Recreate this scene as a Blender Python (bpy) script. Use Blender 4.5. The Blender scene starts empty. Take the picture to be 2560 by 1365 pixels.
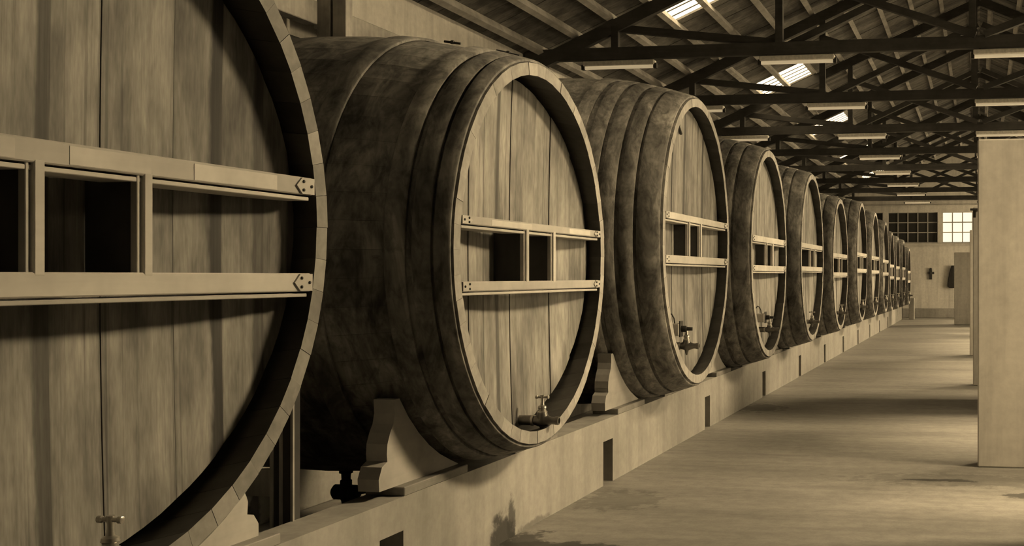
import bpy, bmesh, math, random
from mathutils import Vector, Matrix
random.seed(7)
SC = bpy.context.scene
COL = SC.collection

# ------------------------------------------------------------------ camera
F_PX = 2800.0; XP = 2015.0; VX = 2450.0; YH = 690.0; EYE = 1.58
TANP = (VX - XP) / F_PX
PHI = math.atan(TANP); CP = math.cos(PHI); SP = math.sin(PHI)
cam_d = bpy.data.cameras.new('camera'); cam = bpy.data.objects.new('camera', cam_d); COL.objects.link(cam)
cam_d.sensor_width = 36.0; cam_d.sensor_fit = 'HORIZONTAL'
cam_d.lens = F_PX * 36.0 / 2560.0
cam_d.shift_x = -(XP - 1280.0) / 2560.0
cam_d.shift_y = (YH - 682.5) / 2560.0
cam_d.clip_start = 0.05; cam_d.clip_end = 300
cam.location = (0, 0, EYE)
cam.rotation_euler = (math.pi / 2, 0, PHI)
SC.camera = cam

# ------------------------------------------------------------------ look
SC.view_settings.view_transform = 'Standard'
SC.view_settings.look = 'None'
SC.view_settings.gamma = 1.0
SC.view_settings.use_curve_mapping = False
SC.view_settings.exposure = 0.35
SC.cycles.diffuse_bounces = 1; SC.cycles.max_bounces = 3; SC.cycles.glossy_bounces = 1; SC.cycles.transmission_bounces = 1; SC.cycles.transparent_max_bounces = 4
SC.cycles.adaptive_threshold = 0.08

LIGHT = (1.0, 0.770, 0.445)          # sepia tone of the print, carried by the light
world = bpy.data.worlds.new('sky'); SC.world = world; world.use_nodes = True
bg = world.node_tree.nodes['Background']
bg.inputs[0].default_value = (*LIGHT, 1); bg.inputs[1].default_value = 0.25
sun_d = bpy.data.lights.new('sun', 'SUN'); sun_d.energy = 8.5; sun_d.angle = math.radians(7); sun_d.color = LIGHT
sun = bpy.data.objects.new('sun', sun_d); COL.objects.link(sun); sun.location = (30, 10, 20)
sun.rotation_euler = Vector((-1.0, -0.10, -0.53)).to_track_quat('-Z', 'Y').to_euler()

def area(name, loc, direction, sx, sy, power, spread=180):
    d = bpy.data.lights.new(name, 'AREA'); d.shape = 'RECTANGLE'; d.size = sx; d.size_y = sy
    d.energy = power; d.color = LIGHT; d.spread = math.radians(spread)
    o = bpy.data.objects.new(name, d); COL.objects.link(o); o.location = loc
    o.rotation_euler = Vector(direction).to_track_quat('-Z', 'Y').to_euler()
    return o

WALL_X = 5.70; END_Y = 43.1; FRONT_Y = -5.0
SKY_Y = [1.1, 7.45, 13.7, 20.2, 26.5, 32.9, 39.2]      # roof lights, near edges; each 1.3 m long
SKY_L = 1.3; SKY_X0 = 3.15; SKY_X1 = 4.14
BAY_WIN = [(8.55, 1.0), (11.9, 2.7), (15.9, 0.5), (19.7, 4.8), (26.2, 6.0), (31.7, 1.4), (34.7, 1.2), (40.0, 2.6)]   # right wall windows: centre, width; last one added to light the end wall
WIN_Z0, WIN_Z1 = 0.3, 3.5
WIN_POWER = 24; SKY_POWER = 198
for yc, w in BAY_WIN:
    area('window_daylight', (WALL_X - 0.05, yc, (WIN_Z0 + WIN_Z1) / 2), (-1, 0, -0.30), w, WIN_Z1 - WIN_Z0, WIN_POWER * w * (WIN_Z1 - WIN_Z0) / 5.4 * {8.55: 5.6, 40.0: 10.0}.get(yc, 1.0), 110 if yc < 39 else 180)
for y in SKY_Y[1:]:
    xm = (SKY_X0 + SKY_X1) / 2
    area('skylight_daylight', (xm - 0.12, y + SKY_L / 2, 6.89 - 0.44 * xm - 0.10), (-1.0, -0.55, -0.8), SKY_L, SKY_X1 - SKY_X0, SKY_POWER, 105)

# ------------------------------------------------------------------ materials
def new_mat(name):
    m = bpy.data.materials.new(name); m.use_nodes = True
    nt = m.node_tree; b = nt.nodes['Principled BSDF']
    return m, nt, b

class NT:
    """tiny node helper"""
    def __init__(s, nt): s.nt = nt
    def n(s, t, **kw):
        x = s.nt.nodes.new(t)
        for k, v in kw.items(): setattr(x, k, v)
        return x
    def link(s, a, b): s.nt.links.new(a, b)
    def coord(s, kind='Object', scale=(1, 1, 1), rand=False):
        tc = s.n('ShaderNodeTexCoord'); out = tc.outputs[kind]
        if rand:
            oi = s.n('ShaderNodeObjectInfo'); mul = s.n('ShaderNodeMath', operation='MULTIPLY'); mul.inputs[1].default_value = 37.0
            s.link(oi.outputs['Random'], mul.inputs[0])
            add = s.n('ShaderNodeVectorMath', operation='ADD'); s.link(out, add.inputs[0]); s.link(mul.outputs[0], add.inputs[1]); out = add.outputs[0]
        mp = s.n('ShaderNodeMapping'); mp.inputs['Scale'].default_value = scale; s.link(out, mp.inputs[0])
        return mp.outputs[0]
    def noise(s, vec, scale, detail=4, rough=0.55, dist=0.0):
        x = s.n('ShaderNodeTexNoise'); x.inputs['Scale'].default_value = scale; x.inputs['Detail'].default_value = min(detail, 4)
        x.inputs['Roughness'].default_value = rough; x.inputs['Distortion'].default_value = dist
        s.link(vec, x.inputs['Vector']); return x.outputs['Fac']
    def ramp(s, fac, stops):
        r = s.n('ShaderNodeValToRGB'); e = r.color_ramp.elements
        while len(e) < len(stops): e.new(0.5)
        for k, (p, v) in enumerate(stops):
            e[k].position = p; e[k].color = (v, v, v, 1) if not hasattr(v, '__len__') else (*v, 1)
        s.link(fac, r.inputs[0]); return r.outputs[0]
    def mul(s, a, b, fac=1.0):
        m = s.n('ShaderNodeMix', data_type='RGBA', blend_type='MULTIPLY'); m.inputs[0].default_value = fac
        s.link(a, m.inputs[6])
        if hasattr(b, 'links'): s.link(b, m.inputs[7])
        else: m.inputs[7].default_value = (*b, 1)
        return m.outputs[2]
    def mix(s, fac, a, b):
        m = s.n('ShaderNodeMix', data_type='RGBA', blend_type='MIX')
        if hasattr(fac, 'links'): s.link(fac, m.inputs[0])
        else: m.inputs[0].default_value = fac
        for k, v in ((6, a), (7, b)):
            if hasattr(v, 'links'): s.link(v, m.inputs[k])
            else: m.inputs[k].default_value = (*v, 1)
        return m.outputs[2]
    def bump(s, fac, bsdf, strength=0.3, dist=0.01):
        b = s.n('ShaderNodeBump'); b.inputs['Strength'].default_value = strength; b.inputs['Distance'].default_value = dist
        s.link(fac, b.inputs['Height']); s.link(b.outputs[0], bsdf.inputs['Normal'])
    def rand_gain(s, lo, hi):
        oi = s.n('ShaderNodeObjectInfo'); mr = s.n('ShaderNodeMapRange'); mr.inputs['To Min'].default_value = lo; mr.inputs['To Max'].default_value = hi
        s.link(oi.outputs['Random'], mr.inputs[0])
        c = s.n('ShaderNodeCombineColor')
        for k in range(3): s.link(mr.outputs[0], c.inputs[k])
        return c.outputs[0]
    def obj_attr(s, name):
        a = s.n('ShaderNodeAttribute', attribute_type='OBJECT', attribute_name=name); return a.outputs['Fac']
    def math(s, op, a, b=None, clamp=False):
        m = s.n('ShaderNodeMath', operation=op); m.use_clamp = clamp
        for k, v in ((0, a), (1, b)):
            if v is None: continue
            if hasattr(v, 'links'): s.link(v, m.inputs[k])
            else: m.inputs[k].default_value = v
        return m.outputs[0]

WARM = (1.0, 0.955, 0.87)
def tint(v, w=WARM): return tuple(v * c for c in w)

def plank_wood(name, value, gain=(0.82, 1.12), stain=0.55):
    """upright head planks: UV in metres (u across, v up); obj['streak'] darkens one long edge"""
    m, nt, b = new_mat(name); h = NT(nt)
    uv = h.coord('UV', (1, 1, 1), rand=True)
    g = h.n('ShaderNodeMapping'); g.inputs['Scale'].default_value = (40, 0.7, 1); h.link(uv, g.inputs[0])
    grain = h.noise(g.outputs[0], 1.6, 6, 0.62, 0.0)
    g2 = h.n('ShaderNodeMapping'); g2.inputs['Scale'].default_value = (5.0, 1.1, 1); h.link(uv, g2.inputs[0])
    blot = h.noise(g2.outputs[0], 1.5, 6, 0.68, 0.0)
    g3 = h.n('ShaderNodeMapping'); g3.inputs['Scale'].default_value = (130, 14, 1); h.link(uv, g3.inputs[0])
    fine = h.noise(g3.outputs[0], 1.0, 3, 0.6)
    base = h.mix(grain, tint(value * 0.72), tint(value * 1.22))
    st = h.ramp(blot, [(0.30, 1 - stain), (0.62, 1.0)])
    big = h.noise(h.coord('Object', (1, 1.5, 0.9)), 1.5, 5, 0.65, 0.2)
    c = h.mul(base, st); c = h.mul(c, h.ramp(big, [(0.32, 0.66), (0.5, 0.95), (0.66, 1.12)])); c = h.mul(c, h.ramp(fine, [(0.3, 0.82), (0.65, 1.06)])); c = h.mul(c, h.rand_gain(*gain))
    runs = h.n('ShaderNodeMapping'); runs.inputs['Scale'].default_value = (22, 0.22, 1); h.link(uv, runs.inputs[0])
    c = h.mul(c, h.ramp(h.noise(runs.outputs[0], 1.7, 5, 0.7), [(0.30, 0.50), (0.42, 0.95), (0.75, 1.08)]))
    # dark seepage along one plank edge
    tc = h.n('ShaderNodeUVMap'); tc.uv_map = 'edge'; sep = h.n('ShaderNodeSeparateXYZ'); h.link(tc.outputs[0], sep.inputs[0])
    wob = h.noise(g2.outputs[0], 2.5, 4, 0.6)
    e = h.math('ADD', sep.outputs[0], h.math('MULTIPLY', h.math('SUBTRACT', wob, 0.5), 0.35))
    msk = h.n('ShaderNodeMapRange', interpolation_type='SMOOTHSTEP'); msk.inputs['From Min'].default_value = 0.66; msk.inputs['From Max'].default_value = 0.8
    h.link(e, msk.inputs[0])
    brk = h.ramp(grain, [(0.25, 1.0), (0.7, 0.85)])
    k = h.math('MULTIPLY', h.math('MULTIPLY', msk.outputs[0], brk), h.obj_attr('streak'), clamp=True)
    c = h.mix(k, c, tint(0.022))
    seam = h.math('ABSOLUTE', h.math('SUBTRACT', sep.outputs[0], 0.5))
    seam = h.math('ADD', seam, h.math('MULTIPLY', h.math('SUBTRACT', wob, 0.55), 0.12))
    sm = h.n('ShaderNodeMapRange', interpolation_type='SMOOTHSTEP'); sm.inputs['From Min'].default_value = 0.44; sm.inputs['From Max'].default_value = 0.52; sm.inputs['To Max'].default_value = 0.6
    h.link(seam, sm.inputs[0]); c = h.mix(sm.outputs[0], c, tint(0.08))
    h.link(c, b.inputs['Base Color']); b.inputs['Roughness'].default_value = 0.75
    return m

def grain_wood(name, value, axis=1, spread=0.3, rough=0.75, scale=1.0, gain=(0.85, 1.15), blotch=0.5):
    """grain along a local axis (object coordinates)"""
    m, nt, b = new_mat(name); h = NT(nt)
    sc = [26, 26, 26]; sc[axis] = 1.6
    v = h.coord('Object', tuple(x * scale for x in sc), rand=True)
    grain = h.noise(v, 1.0, 5, 0.6, 0.3)
    v2 = h.coord('Object', (2.2, 2.2, 2.2), rand=True); blot = h.noise(v2, 1.3, 5, 0.65)
    c = h.mix(grain, tint(value * (1 - spread)), tint(value * (1 + spread)))
    c = h.mul(c, h.ramp(blot, [(0.28, 1 - blotch), (0.65, 1.05)])); c = h.mul(c, h.rand_gain(*gain))
    h.link(c, b.inputs['Base Color']); b.inputs['Roughness'].default_value = rough
    return m

def body_wood(name, value, blotch=0.75, gain=(0.85, 1.15), rand=True):
    """stained, mottled outside of the casks; grain runs along the cask (local x)"""
    m, nt, b = new_mat(name); h = NT(nt)
    v = h.coord('Object', (2.0, 30, 30), rand=rand); grain = h.noise(v, 1.0, 5, 0.6)
    v2 = h.coord('Object', (3.2, 2.1, 1.1)); blot = h.noise(v2, 1.6, 8, 0.72, 0.6)
    v3 = h.coord('Object', (12, 9, 6)); spots = h.noise(v3, 1.3, 6, 0.7, 0.5)
    c = h.mix(grain, tint(value * 0.8), tint(value * 1.2))
    c = h.mul(c, h.ramp(blot, [(0.34, 1 - blotch), (0.5, 0.72), (0.68, 1.5)]))
    c = h.mul(c, h.ramp(spots, [(0.32, 0.45), (0.55, 1.08)])); c = h.mul(c, h.rand_gain(*gain))
    h.link(c, b.inputs['Base Color']); b.inputs['Roughness'].default_value = 0.7
    return m

def plaster(name, value, dirt=0.3, scale=1.0, rough=0.85, streak=True):
    m, nt, b = new_mat(name); h = NT(nt)
    v = h.coord('Object', (1, 1, 1)); big = h.noise(v, 0.9 * scale, 6, 0.62, 0.3); small = h.noise(v, 14 * scale, 5, 0.65)
    c = h.ramp(big, [(0.28, tint(value * (1 - dirt))), (0.62, tint(value * 1.05))])
    c = h.mul(c, h.ramp(small, [(0.25, 0.86), (0.65, 1.04)]))
    if streak:
        v2 = h.coord('Object', (6, 6, 0.5)); s2 = h.noise(v2, 1.0, 4, 0.6)
        c = h.mul(c, h.ramp(s2, [(0.28, 0.80), (0.55, 1.03)]))
    h.link(c, b.inputs['Base Color']); b.inputs['Roughness'].default_value = rough
    return m

def metal(name, value, rough=0.4, met=0.8):
    m, nt, b = new_mat(name); h = NT(nt)
    v = h.coord('Object', (1, 1, 1)); s2 = h.noise(v, 30, 4, 0.6)
    c = h.mix(s2, tint(value * 0.6), tint(value * 1.4))
    h.link(c, b.inputs['Base Color']); b.inputs['Roughness'].default_value = rough; b.inputs['Metallic'].default_value = met
    return m

def emit(name, strength, col=None, base=0.7):
    m, nt, b = new_mat(name); h = NT(nt)
    v = h.coord('Object', (1, 1, 1)); s2 = h.noise(v, 6, 3, 0.5)
    c = h.mix(s2, tuple(x * 0.9 for x in (col or LIGHT)), (col or LIGHT))
    b.inputs['Base Color'].default_value = (*tint(base), 1); b.inputs['Roughness'].default_value = 0.6
    h.link(c, b.inputs['Emission Color']); b.inputs['Emission Strength'].default_value = strength
    return m

def clear_glass(name):
    m, nt, b = new_mat(name); h = NT(nt)
    tr = h.n('ShaderNodeBsdfTransparent'); tr.inputs[0].default_value = (.92, .92, .92, 1); gl = h.n('ShaderNodeBsdfGlossy'); gl.inputs['Roughness'].default_value = 0.05
    lw = h.n('ShaderNodeLayerWeight'); lw.inputs[0].default_value = 0.15
    mx = h.n('ShaderNodeMixShader'); h.link(lw.outputs['Fresnel'], mx.inputs[0]); h.link(tr.outputs[0], mx.inputs[1]); h.link(gl.outputs[0], mx.inputs[2])
    h.link(mx.outputs[0], nt.nodes['Material Output'].inputs[0]); return m

def floor_mat():
    m, nt, b = new_mat('worn_concrete_floor'); h = NT(nt)
    v = h.coord('Object', (0.35, 1.6, 1)); big = h.noise(v, 1.0, 7, 0.62, 0.4)
    v1 = h.coord('Object', (1, 1, 1)); sm = h.noise(v1, 9, 6, 0.68, 0.2); fine = h.noise(v1, 60, 3, 0.6)
    v3 = h.coord('Object', (1.2, 9, 1)); swp = h.noise(v3, 1.0, 5, 0.6)
    c = h.ramp(big, [(0.3, tint(0.21)), (0.62, tint(0.32))])
    c = h.mul(c, h.ramp(sm, [(0.3, 0.8), (0.6, 1.05)])); c = h.mul(c, h.ramp(swp, [(0.3, 0.86), (0.6, 1.05)])); c = h.mul(c, h.ramp(fine, [(0.3, 0.9), (0.6, 1.03)]))
    # wine stains: noisy discs at fixed places on the floor
    for (x, y, rx, ry, amt) in [(-2.40, 6.22, 0.42, 0.14, 0.9), (-2.70, 6.3, 0.12, 0.3, 0.85), (-2.6, 13.2, 0.3, 0.4, 0.55), (-0.28, 8.72, 0.26, 0.06, 0.85), (0.28, 8.2, 0.12, 0.1, 0.8), (-2.5, 7.6, 0.3, 0.35, 0.35), (-0.1, 8.75, 0.9, 0.25, 0.25)]:
        mp = h.n('ShaderNodeMapping', vector_type='POINT'); mp.inputs['Location'].default_value = (-x / rx, -y / ry, 0); mp.inputs['Scale'].default_value = (1 / rx, 1 / ry, 0)
        h.link(h.coord('Object'), mp.inputs[0])
        ln = h.n('ShaderNodeVectorMath', operation='LENGTH'); h.link(mp.outputs[0], ln.inputs[0])
        d = h.math('ADD', ln.outputs['Value'], h.math('MULTIPLY', h.math('SUBTRACT', sm, 0.5), 2.6))
        mr = h.n('ShaderNodeMapRange', interpolation_type='SMOOTHSTEP'); mr.inputs['From Min'].default_value = 0.75; mr.inputs['From Max'].default_value = 1.15
        mr.inputs['To Min'].default_value = amt; mr.inputs['To Max'].default_value = 0
        h.link(d, mr.inputs[0]); c = h.mix(mr.outputs[0], c, tint(0.045))
    h.link(c, b.inputs['Base Color']); b.inputs['Roughness'].default_value = 0.55
    h.bump(sm, b, 0.15, 0.006)
    return m

def plinth_mat():
    m = plaster('limewashed_plinth', 0.36, 0.28, 1.2); nt = m.node_tree; b = nt.nodes['Principled BSDF']; h = NT(nt)
    src = b.inputs['Base Color'].links[0].from_socket
    v1 = h.coord('Object'); sm = h.noise(v1, 9, 6, 0.68, 0.2)
    c = src
    for (y, z, ry, rz, amt) in [(6.28, 0.0, 0.17, 0.17, 0.92), (6.42, 0.10, 0.06, 0.16, 0.8), (6.75, 0.0, 0.25, 0.04, 0.5)]:
        mp = h.n('ShaderNodeMapping'); mp.inputs['Location'].default_value = (0, -y / ry, -z / rz); mp.inputs['Scale'].default_value = (0, 1 / ry, 1 / rz)
        h.link(h.coord('Object'), mp.inputs[0])
        ln = h.n('ShaderNodeVectorMath', operation='LENGTH'); h.link(mp.outputs[0], ln.inputs[0])
        d = h.math('ADD', ln.outputs['Value'], h.math('MULTIPLY', h.math('SUBTRACT', sm, 0.5), 1.6))
        mr = h.n('ShaderNodeMapRange', interpolation_type='SMOOTHSTEP'); mr.inputs['From Min'].default_value = 0.7; mr.inputs['From Max'].default_value = 1.2
        mr.inputs['To Min'].default_value = amt; mr.inputs['To Max'].default_value = 0
        h.link(d, mr.inputs[0]); c = h.mix(mr.outputs[0], c, tint(0.03))
    h.link(c, b.inputs['Base Color'])
    return m

M = {}
M['head'] = plank_wood('pale_oak_head', 0.37, stain=0.66)
M['rim'] = grain_wood('oak_stave_end', 0.40, axis=0, blotch=0.45, gain=(0.93, 1.07))
M['rim_dark'] = grain_wood('stained_stave_end', 0.29, axis=0, blotch=0.5)
M['chime'] = grain_wood('dark_chime_oak', 0.10, axis=0, blotch=0.5)  # stained inner rim, its tone also deepened to stand for the recess shade
M['body'] = body_wood('stained_oak_staves', 0.20, 0.85, (0.9, 1.1))
M['hoop'] = body_wood('rusted_hoop_iron', 0.22, 0.75, rand=False)
M['rail'] = grain_wood('pale_painted_rail', 0.52, axis=1, spread=0.12, blotch=0.25)
M['panel'] = grain_wood('pale_limed_panel', 0.62, axis=1, spread=0.1, blotch=0.3)
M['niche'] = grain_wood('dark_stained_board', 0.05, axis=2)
M['cradle'] = grain_wood('limewashed_cradle', 0.46, axis=1, spread=0.12, blotch=0.3)
M['sole'] = grain_wood('worn_sole_plank', 0.26, axis=1)
M['brass'] = metal('tarnished_brass', 0.20, 0.35)
M['bright'] = metal('worn_bright_brass', 0.55, 0.3)
M['iron'] = metal('dark_iron', 0.05, 0.6, 0.5)
M['truss'] = grain_wood('dark_truss_timber', 0.07, axis=0, spread=0.4)
M['purlin'] = grain_wood('pale_purlin_timber', 0.48, axis=1, spread=0.2)
M['board'] = grain_wood('weathered_roof_board', 0.18, axis=0, spread=0.8, blotch=0.6, gain=(0.6, 1.3))
M['white'] = plaster('limewashed_wall', 0.60, 0.18)
M['bright_wall'] = plaster('fresh_limewash', 0.72, 0.12)
M['wall_shade'] = plaster('shade_painted_lower_wall', 0.05, 0.4)  # shade behind the casks, painted into the lower wall's colour
M['pier'] = plaster('painted_partition', 0.72, 0.15, 0.7)
M['floor'] = floor_mat()
M['plinth'] = plinth_mat()
M['enamel'] = metal('white_enamel', 0.80, 0.45, 0.0)
M['tube'] = emit('white_fluorescent_tube', 0.28, base=0.85)
M['skylight'] = emit('translucent_roof_sheet', 3.6)
M['litpane'] = emit('bright_pane', 0.85, (1.0, 0.88, 0.66))
M['glass'] = clear_glass('clear_window_glass')
M['darkpane'] = metal('dark_glass', 0.035, 0.15, 0.0)
M['frame'] = grain_wood('painted_window_bar', 0.46, axis=2, spread=0.1, blotch=0.2)
M['prop'] = grain_wood('old_prop_timber', 0.42, axis=2, spread=0.3)
M['propedge'] = grain_wood('worn_prop_edge', 0.42, axis=2, spread=0.2)
M['cloth'] = metal('dark_cloth', 0.03, 0.9, 0.0)

for k_ in ('tube', 'litpane'): M[k_].cycles.emission_sampling = 'NONE'
world.cycles.sampling_method = 'NONE'

# ------------------------------------------------------------------ mesh helpers
def mesh_of(name, verts, faces, mats, fmat=None, smooth=None):
    me = bpy.data.meshes.new(name); me.from_pydata(verts, [], faces)
    for m in (mats if isinstance(mats, (list, tuple)) else [mats]): me.materials.append(m)
    if fmat: me.polygons.foreach_set('material_index', fmat)
    if smooth is not None:
        me.polygons.foreach_set('use_smooth', [True] * len(me.polygons)); me.set_sharp_from_angle(angle=math.radians(smooth))
    me.update(); return me

def put(name, me, parent=None, loc=(0, 0, 0)):
    o = bpy.data.objects.new(name, me); COL.objects.link(o); o.location = loc
    if parent: o.parent = parent
    return o

def tag(o, label=None, cat=None, group=None, kind=None):
    if label: o['label'] = label
    if cat: o['category'] = cat
    if group: o['group'] = group
    if kind: o['kind'] = kind
    return o

def thing(name, loc, label, cat, group=None):
    o = bpy.data.objects.new(name, None); COL.objects.link(o); o.location = loc; o.empty_display_size = 0.1
    return tag(o, label, cat, group)

class G:
    """collects geometry for one mesh"""
    def __init__(s): s.v = []; s.f = []; s.m = []
    def add(s, vs, fs, mi=0):
        k = len(s.v); s.v += [tuple(p) for p in vs]; s.f += [tuple(i + k for i in f) for f in fs]; s.m += [mi] * len(fs); return s
    def box(s, x0, x1, y0, y1, z0, z1, mi=0, ch=0.0):
        if ch <= 0:
            return s.add([(x0,y0,z0),(x1,y0,z0),(x1,y1,z0),(x0,y1,z0),(x0,y0,z1),(x1,y0,z1),(x1,y1,z1),(x0,y1,z1)],
                         [(0,3,2,1),(4,5,6,7),(0,1,5,4),(1,2,6,5),(2,3,7,6),(3,0,4,7)], mi)
        bm = bmesh.new(); bmesh.ops.create_cube(bm, size=1)
        for v in bm.verts: v.co = ((x0+x1)/2 + v.co.x*(x1-x0), (y0+y1)/2 + v.co.y*(y1-y0), (z0+z1)/2 + v.co.z*(z1-z0))
        bmesh.ops.bevel(bm, geom=bm.edges[:], offset=ch, segments=1, affect='EDGES')
        bm.verts.index_update(); s.add([v.co[:] for v in bm.verts], [[v.index for v in f.verts] for f in bm.faces], mi); bm.free(); return s
    def beam(s, a, b, w, d, up=(0, 1, 0), mi=0):
        """bar from a to b; w across 'up' x dir, d along 'up'"""
        a = Vector(a); b = Vector(b); t = (b - a).normalized(); u = Vector(up); u = (u - t * u.dot(t)).normalized(); r = t.cross(u)
        vs = [p + r * (sx * w / 2) + u * (sy * d / 2) for p in (a, b) for sx, sy in ((-1,-1),(1,-1),(1,1),(-1,1))]
        return s.add(vs, [(0,1,2,3),(7,6,5,4),(0,4,5,1),(1,5,6,2),(2,6,7,3),(3,7,4,0)], mi)
    def lathe(s, prof, axis='x', n=20, c=(0, 0, 0), mi=0):
        """prof: [(t, r)] along axis from c"""
        k = len(s.v); c = Vector(c)
        for t, r in prof:
            for i in range(n):
                q = 2 * math.pi * i / n; p, w = r * math.cos(q), r * math.sin(q)
                s.v.append(tuple(c + Vector({'x': (t, p, w), 'y': (w, t, p), 'z': (p, w, t)}[axis])))
        for j in range(len(prof) - 1):
            for i in range(n):
                a0 = k + j*n + i; a1 = k + j*n + (i+1) % n; s.f.append((a0, a1, a1 + n, a0 + n)); s.m.append(mi)
        s.f.append(tuple(k + i for i in reversed(range(n)))); s.m.append(mi)
        e = k + (len(prof)-1)*n; s.f.append(tuple(e + i for i in range(n))); s.m.append(mi)
        return s
    def tube(s, pts, r, n=8, mi=0):
        pts = [Vector(p) for p in pts]; k = len(s.v)
        for j, p in enumerate(pts):
            t = (pts[min(j+1, len(pts)-1)] - pts[max(j-1, 0)]).normalized()
            u = t.orthogonal().normalized() if abs(t.y) > 0.99 else (Vector((0,1,0)) - t * t.y).normalized(); w = t.cross(u)
            for i in range(n):
                q = 2*math.pi*i/n; s.v.append(tuple(p + (u*math.cos(q) + w*math.sin(q)) * r))
        for j in range(len(pts)-1):
            for i in range(n):
                a0 = k + j*n + i; a1 = k + j*n + (i+1) % n; s.f.append((a0, a1, a1+n, a0+n)); s.m.append(mi)
        s.f.append(tuple(k + i for i in reversed(range(n)))); s.m.append(mi)
        e = k + (len(pts)-1)*n; s.f.append(tuple(e + i for i in range(n))); s.m.append(mi)
        return s
    def prism(s, poly, x0, x1, mi=0):
        """polygon in (y,z) extruded along x"""
        n = len(poly); vs = [(x0, y, z) for y, z in poly] + [(x1, y, z) for y, z in poly]
        fs = [tuple(reversed(range(n))), tuple(range(n, 2*n))] + [(i, (i+1) % n, (i+1) % n + n, i + n) for i in range(n)]
        return s.add(vs, fs, mi)
    def mesh(s, name, mats, smooth=None):
        me = mesh_of(name, s.v, s.f, mats, s.m, smooth)
        bm = bmesh.new(); bm.from_mesh(me); bmesh.ops.recalc_face_normals(bm, faces=bm.faces[:]); bm.to_mesh(me); bm.free()
        return me
    def put(s, name, mats, parent=None, loc=(0, 0, 0), smooth=None):
        return put(name, s.mesh(name, mats, smooth), parent, loc)

def struct(o): o['kind'] = 'structure'; return o

# ------------------------------------------------------------------ room shell
struct(G().box(-WALL_X - 0.3, WALL_X + 0.3, FRONT_Y - 0.3, END_Y + 0.3, -0.2, 0.0).put('floor', M['floor']))
RIDGE = 6.89; PITCH = 0.44
def roof_z(x): return RIDGE - PITCH * abs(x)
struct(G().box(-WALL_X - 0.3, -WALL_X, FRONT_Y, END_Y, 3.6, roof_z(WALL_X), 0).box(-WALL_X - 0.3, -WALL_X, FRONT_Y, END_Y, 0, 3.6, 1).put('wall_left', [M['bright_wall'], M['wall_shade']]))  # lower box wears the painted shade colour
# right wall with its window openings
g = G(); ys = FRONT_Y; zt = roof_z(WALL_X)
for yc, w in BAY_WIN:
    g.box(WALL_X, WALL_X + 0.3, ys, yc - w/2, 0, zt); g.box(WALL_X, WALL_X + 0.3, yc - w/2, yc + w/2, 0, WIN_Z0); g.box(WALL_X, WALL_X + 0.3, yc - w/2, yc + w/2, WIN_Z1, zt); ys = yc + w/2
g.box(WALL_X, WALL_X + 0.3, ys, END_Y, 0, zt)
struct(g.put('wall_right', M['white']))
def gable(y0, y1):
    poly = [(-WALL_X-.3, 0), (WALL_X+.3, 0), (WALL_X+.3, roof_z(WALL_X+.3)), (0, RIDGE), (-WALL_X-.3, roof_z(WALL_X+.3))]
    n = len(poly); vs = [(x, y0, z) for x, z in poly] + [(x, y1, z) for x, z in poly]
    return G().add(vs, [tuple(range(n)), tuple(reversed(range(n, 2*n)))] + [(i+n, (i+1) % n + n, (i+1) % n, i) for i in range(n)])
struct(gable(FRONT_Y - 0.3, FRONT_Y).put('wall_front', M['white']))

# end wall, with two runs of small-paned windows and a moulded beam
EW_Z0, EW_Z1 = 2.86, 4.02
WINS = [(-6.1, -3.70, 'dark'), (-3.50, -1.60, 'dark'), (-1.42, 0.48, 'lit'), (0.66, 2.56, 'lit')]
g = G()
g.box(-WALL_X - .3, WALL_X + .3, END_Y, END_Y + .3, 0, EW_Z0)
xs = -WALL_X - .3
for a, b, _ in WINS:
    a = max(a, -WALL_X + 0.1)
    g.box(xs, a, END_Y, END_Y + .3, EW_Z0, EW_Z1); xs = b
g.box(xs, WALL_X + .3, END_Y, END_Y + .3, EW_Z0, EW_Z1)
zt = roof_z(WALL_X + .3)
poly = [(-WALL_X-.3, EW_Z1), (WALL_X+.3, EW_Z1), (WALL_X+.3, max(zt, EW_Z1 + .05)), (0, RIDGE), (-WALL_X-.3, max(zt, EW_Z1 + .05))]
n = len(poly); vs = [(x, END_Y, z) for x, z in poly] + [(x, END_Y + .3, z) for x, z in poly]
g.add(vs, [tuple(range(n)), tuple(reversed(range(n, 2*n)))] + [(i+n, (i+1) % n + n, (i+1) % n, i) for i in range(n)])
struct(g.put('wall_back', M['bright_wall']))
for k, (a, b, kind) in enumerate(WINS):
    a = max(a, -WALL_X + 0.1); ncol = max(1, round((b - a) / 0.38)); pw = (b - a) / ncol; ph = (EW_Z1 - EW_Z0) / 3
    w = bpy.data.objects.new('window_%d' % (k + 1), None); COL.objects.link(w); w.location = (a, END_Y, EW_Z0); struct(w)
    pane = G().box(0.012, pw - 0.012, 0.10, 0.106, 0.012, ph - 0.012).mesh('pane', M['litpane' if kind == 'lit' else 'darkpane'])
    for i in range(ncol):
        for j in range(3): put('pane', pane, w, (i * pw, 0, j * ph))
    for i in range(ncol + 1): G().box(-0.02, 0.02, 0.07, 0.13, 0, EW_Z1 - EW_Z0).put('glazing_bar', M['frame'], w, (i * pw, 0, 0))
    for j in range(4): G().box(0, b - a, 0.075, 0.125, -0.02, 0.02).put('glazing_bar', M['frame'], w, (0, 0, j * ph))
struct(G().box(-WALL_X, WALL_X, END_Y - 0.10, END_Y, 4.30, 4.46).box(-WALL_X, WALL_X, END_Y - 0.13, END_Y, 4.27, 4.30).put('trim_1', M['white']))
struct(G().box(-WALL_X, WALL_X, END_Y - 0.06, END_Y, EW_Z0 - 0.12, EW_Z0 - 0.03).put('trim_2', M['white']))
struct(G().box(-3.0, 0.9, END_Y - 0.5, END_Y, 0, 0.34, ch=0.01).put('trim_3', M['plinth']))

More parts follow.
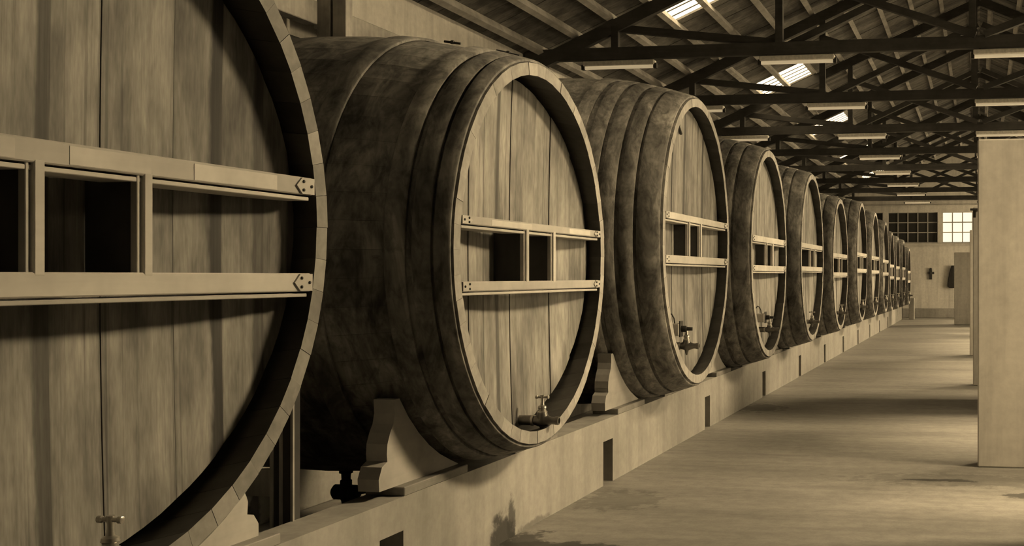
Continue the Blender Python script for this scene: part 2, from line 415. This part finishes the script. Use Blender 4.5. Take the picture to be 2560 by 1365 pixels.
# right wall windows: frame and glazing
for k, (yc, w) in enumerate(BAY_WIN):
    o = bpy.data.objects.new('window_%d' % (k + 5), None); COL.objects.link(o); o.location = (WALL_X, yc, WIN_Z0); struct(o)
    G().box(0.1, 0.106, -w/2, w/2, 0, WIN_Z1 - WIN_Z0).put('pane', M['glass'], o)
    for i in range(5): G().box(0.07, 0.13, -w/2 + w*i/4 - .02, -w/2 + w*i/4 + .02, 0, WIN_Z1 - WIN_Z0).put('glazing_bar', M['frame'], o)
    for j in range(6): G().box(0.075, 0.125, -w/2, w/2, (WIN_Z1-WIN_Z0)*j/5 - .02, (WIN_Z1-WIN_Z0)*j/5 + .02).put('glazing_bar', M['frame'], o)

# ------------------------------------------------------------------ roof: boards, purlins, roof lights
PURL = [5.5, 5.06, 4.6, SKY_X1, 3.67, SKY_X0, 2.62, 2.18, 1.7, 1.22, 0.73, 0.22]
LS = math.sqrt(1 + PITCH ** 2)
def slope_mesh(name, x0, x1, half, th, mats, side, lift=0.0):
    """a flat strip on the roof slope from |x|=x0 (upper) to x1 (lower)"""
    vs = []
    for z in (0.0, th):
        for x, y in ((x0, -half), (x1, -half), (x1, half), (x0, half)): vs.append((side * x, y, RIDGE - PITCH * x + z + lift))
    return G().add(vs, [(0,1,2,3),(4,7,6,5),(0,4,5,1),(1,5,6,2),(2,6,7,3),(3,7,4,0)]).mesh(name, mats)
BW = 0.21
for side, nm in ((-1, 'ceiling_left'), (1, 'ceiling_right')):
    root = bpy.data.objects.new(nm, None); COL.objects.link(root); struct(root)
    full = slope_mesh('roof_board', 0.0, WALL_X + 0.35, BW/2, 0.025, M['board'], side)
    up = slope_mesh('roof_board', 0.0, SKY_X0, BW/2, 0.025, M['board'], side)
    low = slope_mesh('roof_board', SKY_X1, WALL_X + 0.35, BW/2, 0.025, M['board'], side)
    sky = [(y, y + math.ceil(SKY_L / BW - 0.2) * BW) for y in SKY_Y]
    y = -0.6 + BW/2
    spans = []
    while y < END_Y + BW/2:
        hit = [s for s in SKY_Y if s <= y <= s + SKY_L]
        dz = random.uniform(0, 0.012)
        for me in ((up, low) if hit else (full,)): put('roof_board', me, root, (0, y, dz))
        if hit: spans.append((hit[0], y))
        y += BW
    # roof sheets behind the camera, out of view
    slope = slope_mesh('roof_sheet', 0.0, WALL_X + 0.35, (-0.6 - FRONT_Y + 0.3)/2, 0.03, M['board'], side); put('roof_sheet', slope, root, (0, (FRONT_Y - 0.3 - 0.6)/2, 0))
    for s in SKY_Y:
        yy = [q for t, q in spans if t == s]
        if not yy: continue
        y0, y1 = min(yy) - BW/2, max(yy) + BW/2
        # corrugated translucent sheet
        g = G(); nseg = 22; L = SKY_X1 - SKY_X0
        vs = []
        for i in range(nseg + 1):
            yq = y0 + (y1 - y0) * i / nseg; dz = 0.03 + 0.014 * math.cos(i * math.pi * 2 / 2.75)
            vs += [(side * SKY_X0, yq, roof_z(SKY_X0) + dz), (side * SKY_X1, yq, roof_z(SKY_X1) + dz)]
        g.add(vs, [(2*i, 2*i+1, 2*i+3, 2*i+2) for i in range(nseg)])
        sk = g.put('skylight_sheet', M['skylight'], root); sk['label'] = 'bright translucent corrugated roof light'
        for q in range(1, 5):
            yb = y0 + (y1 - y0) * q / 5
            G().beam((side * SKY_X0, yb, roof_z(SKY_X0) + 0.01), (side * SKY_X1, yb, roof_z(SKY_X1) + 0.01), 0.012, 0.02, (0, 1, 0)).put('glazing_bar', M['truss'], root)
    for x in PURL:
        c = 1 / LS; w, d = 0.075, 0.10
        # purlin section square to the slope, from one end of the roof to the other
        n = Vector((side * PITCH / LS, 0, 1 / LS)); t = Vector((side / LS, 0, -PITCH / LS)); p = Vector((side * x, 0, roof_z(x)))
        a = [p + t * sx * w/2 - n * q for sx, q in ((-1, 0), (1, 0), (1, d), (-1, d))]
        G().add([(v.x, FRONT_Y, v.z) for v in a] + [(v.x, END_Y, v.z) for v in a], [(0,1,2,3),(7,6,5,4),(0,4,5,1),(1,5,6,2),(2,6,7,3),(3,7,4,0)]).put('purlin', M['purlin'], root)

# ------------------------------------------------------------------ trusses with their strip lamps
HC = 2.70; TR0 = 1.76; TRS = 0.4957
ORD = ['nearest', 'second', 'third', 'fourth', 'fifth', 'sixth', 'seventh', 'eighth']
CH = 0.15; ZC = EYE + HC + CH / 2
def truss_meshes():
    t = []; W = 0.09
    def m(name, a, b, w): t.append((name, G().beam(a, b, w, W, (0, 1, 0)).mesh(name, M['truss'])))
    m('bottom_chord', (-WALL_X + .02, 0, ZC), (WALL_X - .02, 0, ZC), CH)
    off = 0.10 * LS + 0.085
    for s in (-1, 1):
        m('rafter', (s * (WALL_X - .03), 0, roof_z(WALL_X - .03) - off * LS + .0), (0, 0, RIDGE - off * LS), 0.16)
    def rz(x): return roof_z(x) - off * LS
    m('king_post', (-0.09, 0.0, ZC), (-0.09, 0.0, rz(0) - .04), 0.085)
    for s in (-1, 1):
        for x in (2.42, 4.5): m('post', (s * x, 0, ZC), (s * x, 0, rz(x)), 0.09)
        m('brace', (s * 4.45, 0.05, rz(4.5) - .02), (s * 2.45, 0.05, ZC + .08), 0.09)
        m('brace', (s * 2.30, 0.05, ZC + .05), (s * 0.03, 0.05, ZC + 1.06), 0.085)
        m('brace', (s * 2.42, -0.05, ZC + .92), (s * 0.05, -0.05, ZC + .08), 0.085)
    return t
TM = truss_meshes()
lamp_body = G().box(-0.46, 0.46, -0.06, 0.06, 0.03, 0.09, ch=0.008).mesh('reflector', M['enamel'])
lamp_tube = G().lathe([(-0.45, 0.012), (-0.445, 0.022), (0.445, 0.022), (0.45, 0.012)], 'x', 12, (0, 0, 0.012)).mesh('tube', M['tube'], 40)
lamp_cap = G().box(-0.02, 0.02, -0.035, 0.035, -0.012, 0.05).mesh('lamp_holder', M['iron'])
lamp_rod = G().box(-0.01, 0.01, -0.01, 0.01, 0.08, 0.11).mesh('hanger', M['iron'])
for i in range(8):
    zc = F_PX * HC / 1000 * (TR0 + TRS * i)
    Y = zc / CP
    r = thing('roof_truss', (0, Y, ZC), 'dark timber roof truss, %s from the camera' % ORD[i] if i else 'dark timber roof truss nearest the camera', 'truss', 'roof trusses')
    for nm, me in TM: put(nm, me, r, (0, 0, -ZC))
    for nm, xc in (('left', -4.45), ('middle', -2.20), ('right', 0.38)):
        if nm == 'left' and i > 2: continue
        l = thing('strip_lamp', (xc, Y, ZC - CH/2 - 0.105), 'white fluorescent strip lamp under the %s truss, %s one' % (ORD[i], {'left': 'above the casks', 'middle': 'left of the king posts', 'right': 'right of the king posts'}[nm]), 'lamp', 'strip lamps under the trusses')
        put('reflector', lamp_body, l); put('tube', lamp_tube, l)
        for s in (-1, 1): put('lamp_holder', lamp_cap, l, (s * 0.465, 0, 0)); put('hanger', lamp_rod, l, (s * 0.38, 0, 0))

# ------------------------------------------------------------------ partition walls on the right of the aisle
def wall_piece(name, x0, x1, y0, y1, h, label):
    o = G().box(0, x1 - x0, 0, y1 - y0, 0, h, ch=0.012).put(name, M['pier'], None, (x0, y0, 0)); tag(o, label, 'wall'); return o
wall_piece('partition_wall', -0.02, WALL_X, 9.36, 9.62, 2.71, 'tall pale plastered partition wall at the right edge of the picture')
wall_piece('partition_wall', 0.75, WALL_X, 6.75, 7.00, 2.71, 'plastered partition wall just outside the right edge, nearest the camera')
wall_piece('partition_wall', 0.03, WALL_X, 13.4, 14.5, 2.6, 'broad plastered partition block hidden behind the nearest partition')
b_ = wall_piece('partition_wall', -0.10, WALL_X, 16.3, 16.55, 2.57, 'narrow strip of plastered partition wall behind the right foreground wall')
wall_piece('partition_wall', -0.20, WALL_X, 22.4, 22.65, 2.49, 'thin pale partition edge left of the bright window, farther down the aisle')
wall_piece('partition_wall', -0.83, WALL_X, 36.7, 36.95, 2.345, 'pale partition wall standing before the end wall at the far right of the aisle')
o = G().box(-0.06, 0.06, -0.12, 0.0, 0, 0.025).add([(-.02, 0, 0), (.02, 0, 0), (.02, 0, -.1), (-.02, 0, -.1), (-.02, -.1, 0), (.02, -.1, 0)], [(0,1,2,3), (3,2,5,4), (0,3,4), (1,5,2), (0,4,5,1)]).put('wall_bracket', M['iron'], None, (-0.08, 16.3, 2.52)); tag(o, 'small dark iron bracket at the top of the second visible partition', 'bracket')

# things hanging on the end wall
o = thing('wall_tool', (-1.86, END_Y, 1.45), 'small dark tool hanging on the pale end wall', 'tool')
G().box(-0.05, 0.05, -0.06, 0, 0, 0.36, ch=0.01).put('shaft', M['iron'], o)
G().box(-0.12, 0.13, -0.05, 0, 0.20, 0.29, ch=0.01).put('crosspiece', M['iron'], o)
G().lathe([(0, .03), (.05, .05), (.1, .03)], 'z', 10, (0, -.05, .34)).put('knob', M['iron'], o, smooth=40)
g = G(); prof = [(0, .06), (-.25, .13), (-.6, .19), (-.8, .2), (-.86, .12)]
vs = []; nn = 12
for z, w in prof:
    for i in range(nn):
        q = 2 * math.pi * i / nn; vs.append((w * math.cos(q), -0.07 + (0.05 + 0.015 * math.cos(5 * q)) * math.sin(q), z))
fs = [(j*nn + i, j*nn + (i+1) % nn, (j+1)*nn + (i+1) % nn, (j+1)*nn + i) for j in range(len(prof)-1) for i in range(nn)] + [tuple(range(nn)), tuple(reversed(range((len(prof)-1)*nn, len(prof)*nn)))]
o = g.add(vs, fs).put('hanging_coat', M['cloth'], None, (-1.02, END_Y - 0.03, 1.98), 40); tag(o, 'dark coat hanging on the end wall beside the far partition', 'coat')

# ------------------------------------------------------------------ plinths
PX = 2.80; PT = 0.495; PTH = 0.21; SOLE = 0.045
KP = F_PX * PX / CP / 1000
def p2y(p, D): return p * F_PX * D / CP / 1000 / CP - D * TANP
SL = [p2y(0.68, PX), p2y(1.0755, PX), p2y(1.468, PX), p2y(1.852, PX), p2y(2.222, PX), p2y(2.577, PX), p2y(2.924, PX), p2y(3.279, PX), p2y(3.63, PX), p2y(3.98, PX), p2y(4.33, PX)]
PEND = 37.6
g = G(); y0 = -1.2
for s in SL:
    g.box(-PX - PTH, -PX, y0, s - .11, 0, PT); g.box(-PX - PTH, -PX, s - .11, s + .11, 0.33, PT); y0 = s + .11
g.box(-PX - PTH, -PX, y0, PEND, 0, PT)
o = g.put('cask_plinth', M['plinth']); tag(o, 'long low whitewashed masonry plinth with upright slots under the row of casks', 'plinth')
o = G().box(-4.75, -4.50, -1.2, 40.5, 0, 0.40, ch=.01).put('cask_plinth', M['plinth']); tag(o, 'rear whitewashed plinth in the shade behind the casks', 'plinth')
o = G().box(-2.55, -2.36, 40.7, 41.1, 0, 0.78, ch=.01).put('end_post', M['plinth']); tag(o, 'short pale stub post at the far end of the cask row', 'post')
o = G().box(-PX - PTH, -PX, PEND + .02, 41.0, 0, PT - .02, ch=.01).put('cask_plinth', M['sole']); tag(o, 'dark low base carrying the farthest casks', 'plinth')

# ------------------------------------------------------------------ taps (shared meshes)
TAP = {
 'body': G().lathe([(0, .030), (.085, .030), (.09, .026), (.10, .026), (.125, .034), (.15, .038), (.175, .034), (.20, .024), (.21, .022), (.225, .022), (.232, .025), (.252, .025), (.254, .017), (.24, .015)], 'x', 20)
        .lathe([(-.075, .006), (-.06, .013), (-.04, .016), (-.02, .03), (.0, .036), (.03, .034), (.05, .028)], 'z', 16, (.15, 0, 0)).mesh('tap', M['brass'], 35),
 'collar': G().lathe([(.086, .033), (.10, .033)], 'x', 20).mesh('collar', M['bright'], 35),
 'bonnet': G().lathe([(.045, .029), (.055, .029), (.058, .022), (.07, .022), (.074, .026), (.085, .024), (.092, .012), (.115, .009), (.135, .009)], 'z', 16, (.15, 0, 0)).mesh('bonnet', M['bright'], 35),
 'handle': G().lathe([(-.042, .007), (-.04, .011), (-.028, .011), (-.024, .007), (.024, .007), (.028, .011), (.04, .011), (.042, .007)], 'x', 12, (.15, 0, .138)).lathe([(.128, .010), (.15, .012)], 'z', 12, (.15, 0, 0)).mesh('handle', M['bright'], 35),
}
def add_tap(root, loc):
    t = put('tap', TAP['body'], root, loc)
    for k in ('collar', 'bonnet', 'handle'): put(k, TAP[k], t)
    return t

# ------------------------------------------------------------------ casks
# depth D of the head plane, pc / a: centre and half width along the row, top / bottom heights (all read off the photograph)
CASKS = [
 #  D     pc     ap     qtop   qbot
 (2.50, 0.4525, 0.1605, 0.524, -0.385),
 (2.50, 0.9125, 0.1525, 0.480, -0.379),
 (2.40, 1.4270, 0.1670, 0.628, -0.380),
 (2.40, 1.9090, 0.1610, 0.596, -0.392),
 (2.40, 2.3970, 0.1600, 0.607, -0.400),
 (2.40, 2.8780, 0.1530, 0.551, -0.402),
 (2.40, 3.4000, 0.1480, 0.618, -0.405),
 (2.40, 3.8360, 0.1480, 0.605, -0.405),
 (2.40, 4.2560, 0.1380, 0.574, -0.405),
 (2.40, 4.5580, 0.1150, 0.496, -0.405),
 (2.40, 4.8850, 0.1150, 0.474, -0.405),
 (2.40, 5.2600, 0.1150, 0.466, -0.405),
 (2.40, 5.6620, 0.1150, 0.388, -0.405),
]
TH = 0.070; LEN = 2.4; BULGE = 0.165; REC = 0.07
CORD = ['first', 'second', 'third', 'fourth', 'fifth', 'sixth', 'seventh', 'eighth', 'ninth', 'tenth', 'eleventh', 'twelfth', 'last']
NOTE = ['huge oak wine cask filling the left edge, nearest the camera, with its framed pale head', 'dark oak wine cask with dished pale head, second from the camera, drain cock below',
        'tall oak wine cask with white sampling box above its tap, third from the camera']
def prof(t): return 1 + BULGE * (1 - (2 * t / LEN - 1) ** 2)
def build_cask(ci, D, pc, ap, qt, qb):
    Y = p2y(pc, D); a = ap * F_PX * D / CP / CP / 1000; k = D / CP
    zt = EYE + qt * k; zb = EYE + qb * k; b = (zt - zb) / 2; zb = max(zb, PT + .005 + b * (prof(PX + PTH - D) - 1)); b = (zt - zb) / 2; zc = (zt + zb) / 2
    rng = random.Random(100 + ci)
    label = NOTE[ci] if ci < 3 else ('farthest small dark wine cask at the end of the row' if ci == 12 else '%s oak wine cask from the camera in the receding row' % CORD[ci])
    root = thing('wine_cask', (-D, Y, zb), label, 'cask', 'row of wine casks')
    C = b   # local centre height
    def P(t, th, off):
        s = prof(t); return (-t, (a * s + off) * math.cos(th), C + (b * s + off) * math.sin(th))
    near = ci < 6; CHM = .002 if ci == 0 else .0008
    # ---- staves
    if near:
        N = int(2 * math.pi * (a + b) / 2 / 0.125); st = 10
        for i in range(N):
            w = 2 * math.pi / N; jit = rng.uniform(-.002, .002)
            t0 = i * w; t1 = t0 + w; e = 0.0006 if ci == 0 else 0.0003
            vs = []; fs = []; fm = []
            for j in range(st + 1):
                t = LEN * j / st
                ring = [(t0 + e, -CHM), (t0 + 4 * e, 0), (t1 - 4 * e, 0), (t1 - e, -CHM), (t1 - e, -TH), (t0 + e, -TH)]
                vs += [P(t + (jit if 0 < j < st else jit * (1 if j == 0 else 1)), th, off) for th, off in ring]
            for j in range(st):
                for q in range(6):
                    fs.append((j*6 + q, j*6 + (q+1) % 6, (j+1)*6 + (q+1) % 6, (j+1)*6 + q)); fm.append(0 if q in (0, 1, 2) else 2)
            fs.append((0, 5, 4, 3, 2, 1)); fm.append(1); fs.append(tuple(st*6 + q for q in range(6))); fm.append(1)
            put('stave', mesh_of('stave', vs, fs, [M['body'], M['rim_dark' if ci == 0 else 'rim'], M['chime']], fm, 25), root)
    else:
        N = 72; st = 10; vs = []; fs = []; fm = []
        for off in (0, -TH):
            for j in range(st + 1):
                vs += [P(LEN * j / st, 2 * math.pi * i / N, off) for i in range(N)]
        h = (st + 1) * N
        for j in range(st):
            for i in range(N):
                i2 = (i + 1) % N; fs.append((j*N+i, j*N+i2, (j+1)*N+i2, (j+1)*N+i)); fm.append(0); fs.append((h+(j+1)*N+i, h+(j+1)*N+i2, h+j*N+i2, h+j*N+i)); fm.append(2)
        for i in range(N):
            i2 = (i + 1) % N; fs.append((h+i, h+i2, i2, i)); fm.append(1); e = st*N; fs.append((e+i, e+i2, h+e+i2, h+e+i)); fm.append(1)
        put('shell', mesh_of('shell', vs, fs, [M['body'], M['rim'], M['chime']], fm, 30), root)
    # ---- hoops
    hp = [(.012, .085), (.10, .185), (.215, .31), (.62, .73)] if ci == 1 else [(.02, .19), (.215, .32), (.355, .465), (.50, .61), (.66, .77)]
    hp = hp + [(LEN - y, LEN - x) for x, y in hp]
    for x0, x1 in hp:
        N = 96; vs = []
        for t, off in ((x0, .001), (x0, .013), (x0 + .006, .017), (x1 - .006, .017), (x1, .013), (x1, .001)): vs += [P(t, 2 * math.pi * i / N, off) for i in range(N)]
        fs = [(j*N + i, j*N + (i+1) % N, (j+1) % 6 * N + (i+1) % N, (j+1) % 6 * N + i) for j in range(6) for i in range(N)]
        put('hoop', mesh_of('hoop', vs, fs, M['hoop'], None, 40), root)
    # ---- dished head of upright planks
    ai = a - TH; bi = b - TH
    DISH = .11 if ci < 2 else .05
    def head_x(y, z): return -(REC + DISH * max(0.0, 1 - (y / ai) ** 2) + 0.02 * max(0.0, 1 - (z / bi) ** 2))
    npl = 10 if ci < 9 else 8
    cuts = [-ai]; ws = [rng.uniform(.8, 1.25) for _ in range(npl)]; tot = sum(ws)
    for wv in ws: cuts.append(cuts[-1] + 2 * ai * wv / tot)
    if ci == 0: cuts = [-ai, -.90, -.68, -.42, -.18, .05, .24, .53, .74, .93, ai]
    for i in range(npl):
        y0, y1 = cuts[i] + .0012, cuts[i+1] - .0012; nx, nz = 4, 12
        dx = rng.uniform(-.004, .004); vs = []; uv = []; ed = []
        for yq in range(nx + 1):
            y = y0 + (y1 - y0) * yq / nx; H = bi * math.sqrt(max(0.0004, 1 - min(1, (y / ai) ** 2)))
            for zq in range(nz + 1):
                z = -H + 2 * H * zq / nz; edge = yq in (0, nx)
                vs.append((head_x(y, z) + dx - (.003 if edge else 0), y, C + z)); uv.append((y, z)); ed.append(((yq / nx), zq / nz))
        nf = len(vs); vs += [(x - .05, y, z) for x, y, z in vs[:nf]]; uv += uv[:nf]; ed += ed[:nf]
        n1 = nz + 1; fs = []
        for yq in range(nx):
            for zq in range(nz):
                q = yq * n1 + zq; fs.append((q, q + n1, q + n1 + 1, q + 1)); fs.append((nf + q + 1, nf + q + n1 + 1, nf + q + n1, nf + q))
        bd = [k2 for k2 in range(n1)] + [yq * n1 + nz for yq in range(1, nx + 1)] + [nx * n1 + k2 for k2 in range(nz - 1, -1, -1)] + [yq * n1 for yq in range(nx - 1, 0, -1)]
        fs += [(bd[j], bd[(j+1) % len(bd)], nf + bd[(j+1) % len(bd)], nf + bd[j]) for j in range(len(bd))]
        me = mesh_of('head_plank', vs, fs, M['head'], None, 30)
        l1 = me.uv_layers.new(name='UVMap'); l2 = me.uv_layers.new(name='edge')
        for lp in me.loops: l1.data[lp.index].uv = uv[lp.vertex_index]; l2.data[lp.index].uv = ed[lp.vertex_index]
        o = put('head_plank', me, root)
        o['streak'] = 1.0 if (ci == 0 and i == 7) or (ci == 1 and i == 0) else (0.8 if rng.random() < .22 else 0.0)
    # back head
    N = 48; vs = [(-LEN + .09, ai * math.cos(2*math.pi*i/N), C + bi * math.sin(2*math.pi*i/N)) for i in range(N)]; vs += [(x + .05, y, z) for x, y, z in vs]
    put('back_head', mesh_of('back_head', vs, [tuple(range(N)), tuple(reversed(range(N, 2*N)))] + [(i, (i+1) % N, (i+1) % N + N, i + N) for i in range(N)], M['body']), root)
    # ---- rails and niche boards across the head
    big = 1.0
    zt0, zt1 = (.118, .185); zb0, zb1 = (-.205, -.14)
    if ci == 0: zt0, zt1, zb0, zb1 = .118, .184, -.245, -.176
    if ci == 1: zt0, zt1, zb0, zb1 = .128, .172, -.205, -.155
    if ci == 2: zt0, zt1, zb0, zb1 = .15, .205, -.20, -.135
    sy = .01 if ci != 2 else -.12
    for (r0, r1) in ((zt0, zt1), (zb0, zb1)):
        zm = max(abs(r0), abs(r1)); half = ai * math.sqrt(1 - (zm / bi) ** 2) - .004
        rail = G().box(-.07, -.004, -half, half, C + r0, C + r1, ch=.004).put('rail', M['rail'], root)
        G().box(-.14, -.014, -half + .02, half - .01, C + r0 - .020, C + r0 - .006, ch=.002).put('rail_lip', M['rail'], rail)
        for (pa, pb) in ({0: [(-.62, -.27), (-.09, .22), (.41, .84)], 1: [(-.66, -.13), (.45, .82)]}.get(ci, []) if r0 > 0 else []):
            G().box(-.004, -.0025, pa, pb, C + r0 + .006, C + r1 - .008).put('pale_panel', M['panel'], rail)
        if ci < 4:
            hz = r1 - r0; zc2 = C + (r0 + r1) / 2
            for s in (-1, 1):
                L = .11; tip = .035
                pl = [(s * (half), zc2 - hz*.46), (s * (half), zc2 + hz*.46), (s * (half - L + tip), zc2 + hz*.46), (s * (half - L), zc2), (s * (half - L + tip), zc2 - hz*.46)]
                if s > 0: pl = pl[::-1]
                G().prism(pl, -.004, .003).put('end_plate', M['rail'], rail)
                for by, bz in ((half - L + tip + .005, hz*.24), (half - L + tip + .005, -hz*.24), (half - .02, 0)):
                    G().lathe([(.002, .006), (.007, .006), (.009, .003)], 'x', 8, (0, s * by, zc2 + bz)).put('bolt', M['iron'], rail)
    zlo, zhi = C + zb1 - .01, C + zt0 + .01
    for s in (-.2, .2):
        ys = sy + s
        G().box(-.028, -.003, ys - .018, ys + .018, zlo, zhi, ch=.003).put('stile', M['rail'], root)
        G().box(-.035, -.012, ys - .038, ys - .026, zlo, zhi, ch=.002).put('stile_bead', M['rail'], root)
        depth = -head_x(ys, 0) - .006
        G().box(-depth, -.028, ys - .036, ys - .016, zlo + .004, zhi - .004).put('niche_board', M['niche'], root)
    # ---- tap
    ty = {0: .10, 1: .11, 2: -.52, 3: -.12, 4: -.2}.get(ci, .0); tz = {0: .095, 1: .11, 2: .35, 3: .315, 4: .27}.get(ci, .29)
    hx = head_x(ty, tz - b)
    add_tap(root, (hx - .01, ty, tz))
    if ci in (2, 3):
        # sampling box with curved pipe
        by = ty - .02; bz = tz + .085; bx = head_x(by, bz - b) - .005
        box = G().box(bx, bx + .10, by - .06, by + .06, bz, bz + .10, ch=.006).put('sampling_box', M['rail'], root)
        G().box(bx + .10, bx + .108, by - .05, by + .05, bz - .01, bz + .12).put('face_plate', M['iron'], box)
        G().lathe([(.108, .026), (.15, .026), (.152, .016), (.20, .014)], 'x', 14, (bx, by, bz + .055)).put('spout', M['iron'], box, smooth=35)
        G().tube([(bx + .06, by - .03, bz + .09 + .0), (bx + .055, by - .035, bz + .14), (bx + .04, by - .05, bz + .175), (bx + .02, by - .06, bz + .185), (bx + .004, by - .065, bz + .16)], .006).put('breather_pipe', M['iron'], box)
        G().tube([(bx + .05, by + .0, bz + .01), (bx + .05, by + .005, bz - .12), (bx + .045, by + .02, max(.075, bz - .33))], .004).put('drip_pipe', M['iron'], box)
    if ci == 2:
        q = [(-.27, 2.98 - zb), (-.275, 2.84 - zb), (-.19, 2.79 - zb)]
        G().tube([(head_x(y, z - b) + .012, y, z) for y, z in q], .012).put('angle_iron', M['iron'], root)
    if ci == 1:
        for x0, x1 in ((.12, .26), (.48, .58)):
            G().tube([P(x0, 1.60, .020), P((x0 + x1) / 2, 1.60, .020), P(x1, 1.60, .020)], .007).put('hoop_tie', M['iron'], root)
            G().lathe([(0, .012), (.014, .014), (.02, .008)], 'z', 8, P((x0 + x1) / 2, 1.60, .012)).put('tie_nut', M['iron'], root)
        # drain cock under the belly
        xx = -1.22; zb2 = C - b * prof(-xx)
        dv = G().lathe([(.06, .03), (.0, .03), (-.005, .04), (-.03, .04), (-.035, .028), (-.07, .026), (-.075, .034), (-.10, .034), (-.13, .05), (-.165, .05), (-.19, .03), (-.22, .022)], 'z', 16, (xx, 0, zb2)).lathe([(-.085, .028), (-.07, .045), (.07, .045), (.085, .028)], 'x', 16, (xx, 0, zb2 - .145)).put('drain_cock', M['iron'], root, smooth=35)
        G().tube([(xx + .09, 0, zb2 - .145), (xx + .12, 0, zb2 - .14), (xx + .13, 0, zb2 - .10), (xx + .13, 0, zb2 - .03)], .012).put('drain_lever', M['iron'], dv)
    return root, Y, a, b, zc, D

def cradle(ci, Y, a, b, zc, D):
    """shaped saddle on the plinth; its hollow follows the staves"""
    x0, x1 = -PX - .165, -PX - .055
    t = -x0 - D; s = prof(t); A, B = a * s + .004, b * s + .004
    half = .95; top = .43 if ci != 0 else .25; z0 = PT + SOLE
    if ci == 0: half = 1.24
    root = thing('cask_cradle', (0, Y, PT), 'pale scroll-cut wooden cradle holding the %s cask on the plinth' % CORD[ci], 'cradle', 'cradles under the casks')
    hz_ = (zc - (PT + SOLE + .004)) / (b * prof(PX + PTH - D)); yi = a * prof(PX + PTH - D) * math.sqrt(max(0.0, 1 - hz_ ** 2)) if hz_ < 1 else 0.0
    for sd in (-1, 1):
        ya, yb = sorted((sd * max(yi, .01), sd * (half + .06)))
        G().box(-PX - PTH + .002, -PX + .002, ya, yb, 0, SOLE, ch=.004).put('sole_plank', M['sole'], root)
    for sd, nm in ((-1, 'saddle'), (1, 'saddle')):
        H = top
        outer = [(half, 0), (half + .005, .06), (half - .025, .115), (half - .075, .135), (half - .07, .17), (half - .075, .22), (half - .10, .27), (half - .13, .31), (half - .145, .36), (half - .14, H)] if ci else \
                [(half, 0), (half, .05), (half - .03, .09), (half - .07, .10), (half - .065, .15), (half - .09, .20), (half - .12, H)]
        # hollow along the stave ellipse, from the top outward point down to the bottom centre
        inner = []
        zz = z0 + H
        th0 = math.asin(max(-1, min(1, (zz - zc) / B)))
        for q in range(9):
            th = th0 + (-math.pi/2 - th0) * q / 8
            y = A * math.cos(th); z = zc + B * math.sin(th)
            inner.append((max(y, yi + .005), max(z - z0, 0.004)))
        if inner[0][0] > outer[-1][0] - .02: outer = [(y + inner[0][0] - outer[-1][0] + .05, z) for y, z in outer]
        poly = [(sd * y, z + SOLE) for y, z in outer + inner + [(yi + .005, 0)]]
        # drop duplicate neighbours
        pp = [p for k2, p in enumerate(poly) if k2 == 0 or (abs(p[0] - poly[k2-1][0]) + abs(p[1] - poly[k2-1][1])) > 1e-4]
        if sd < 0: pp = pp[::-1]
        G().prism(pp, x0, x1).put(nm, M['cradle'], root)
    return root

for ci, c in enumerate(CASKS):
    _, Y, a, b, zc, D = build_cask(ci, *c)
    cradle(ci, Y, a, b, zc, D)

# ------------------------------------------------------------------ prop between the first two casks, rear posts and wall beam
o = thing('timber_prop', (-3.055, 4.58, 0), 'upright paired-board timber prop between the first and second casks', 'prop')
G().box(-.045, .045, -.03, .03, 0, 1.25).put('post', M['niche'], o)
for x in (-.05, -.005, .05): G().box(x - .006, x + .006, -.040, -.028, 0, 1.25).put('edge_board', M['propedge'], o)
G().box(-.55, -.05, -.03, .03, .60, .72).put('cross_beam', M['prop'], o)
G().beam((-.42, 0, .60), (-.05, 0, .20), .05, .05, (0, 1, 0)).put('brace', M['niche'], o)

def beam_post(y, label):
    o = thing('wall_post', (-5.28, y, 0), label, 'post', 'posts along the left wall')
    G().box(-.09, .03, -.10, .0, 3.40, 4.35, ch=.005).put('post_board', M['prop'], o)
    G().box(.05, .17, -.10, .0, 3.52, 4.45, ch=.005).put('post_board', M['prop'], o)
    G().box(-.09, .17, -.09, -.02, .0, 3.40).put('post_foot', M['niche'], o)
    return o
beam_post(8.55, 'pale paired timber post rising to the roof behind the second cask')
o = G().box(-.06, .06, 0, 33.0, 0, .19, ch=.006).put('wall_beam', M['prop'], None, (-5.42, 8.58, 3.64)); tag(o, 'long timber beam along the left wall above the casks', 'beam')
o = G().box(-.06, .06, 0, 9.25, 0, .19, ch=.006).put('wall_beam', M['prop'], None, (-5.42, -0.8, 3.64)); tag(o, 'timber beam meeting the paired post behind the first cask', 'beam')
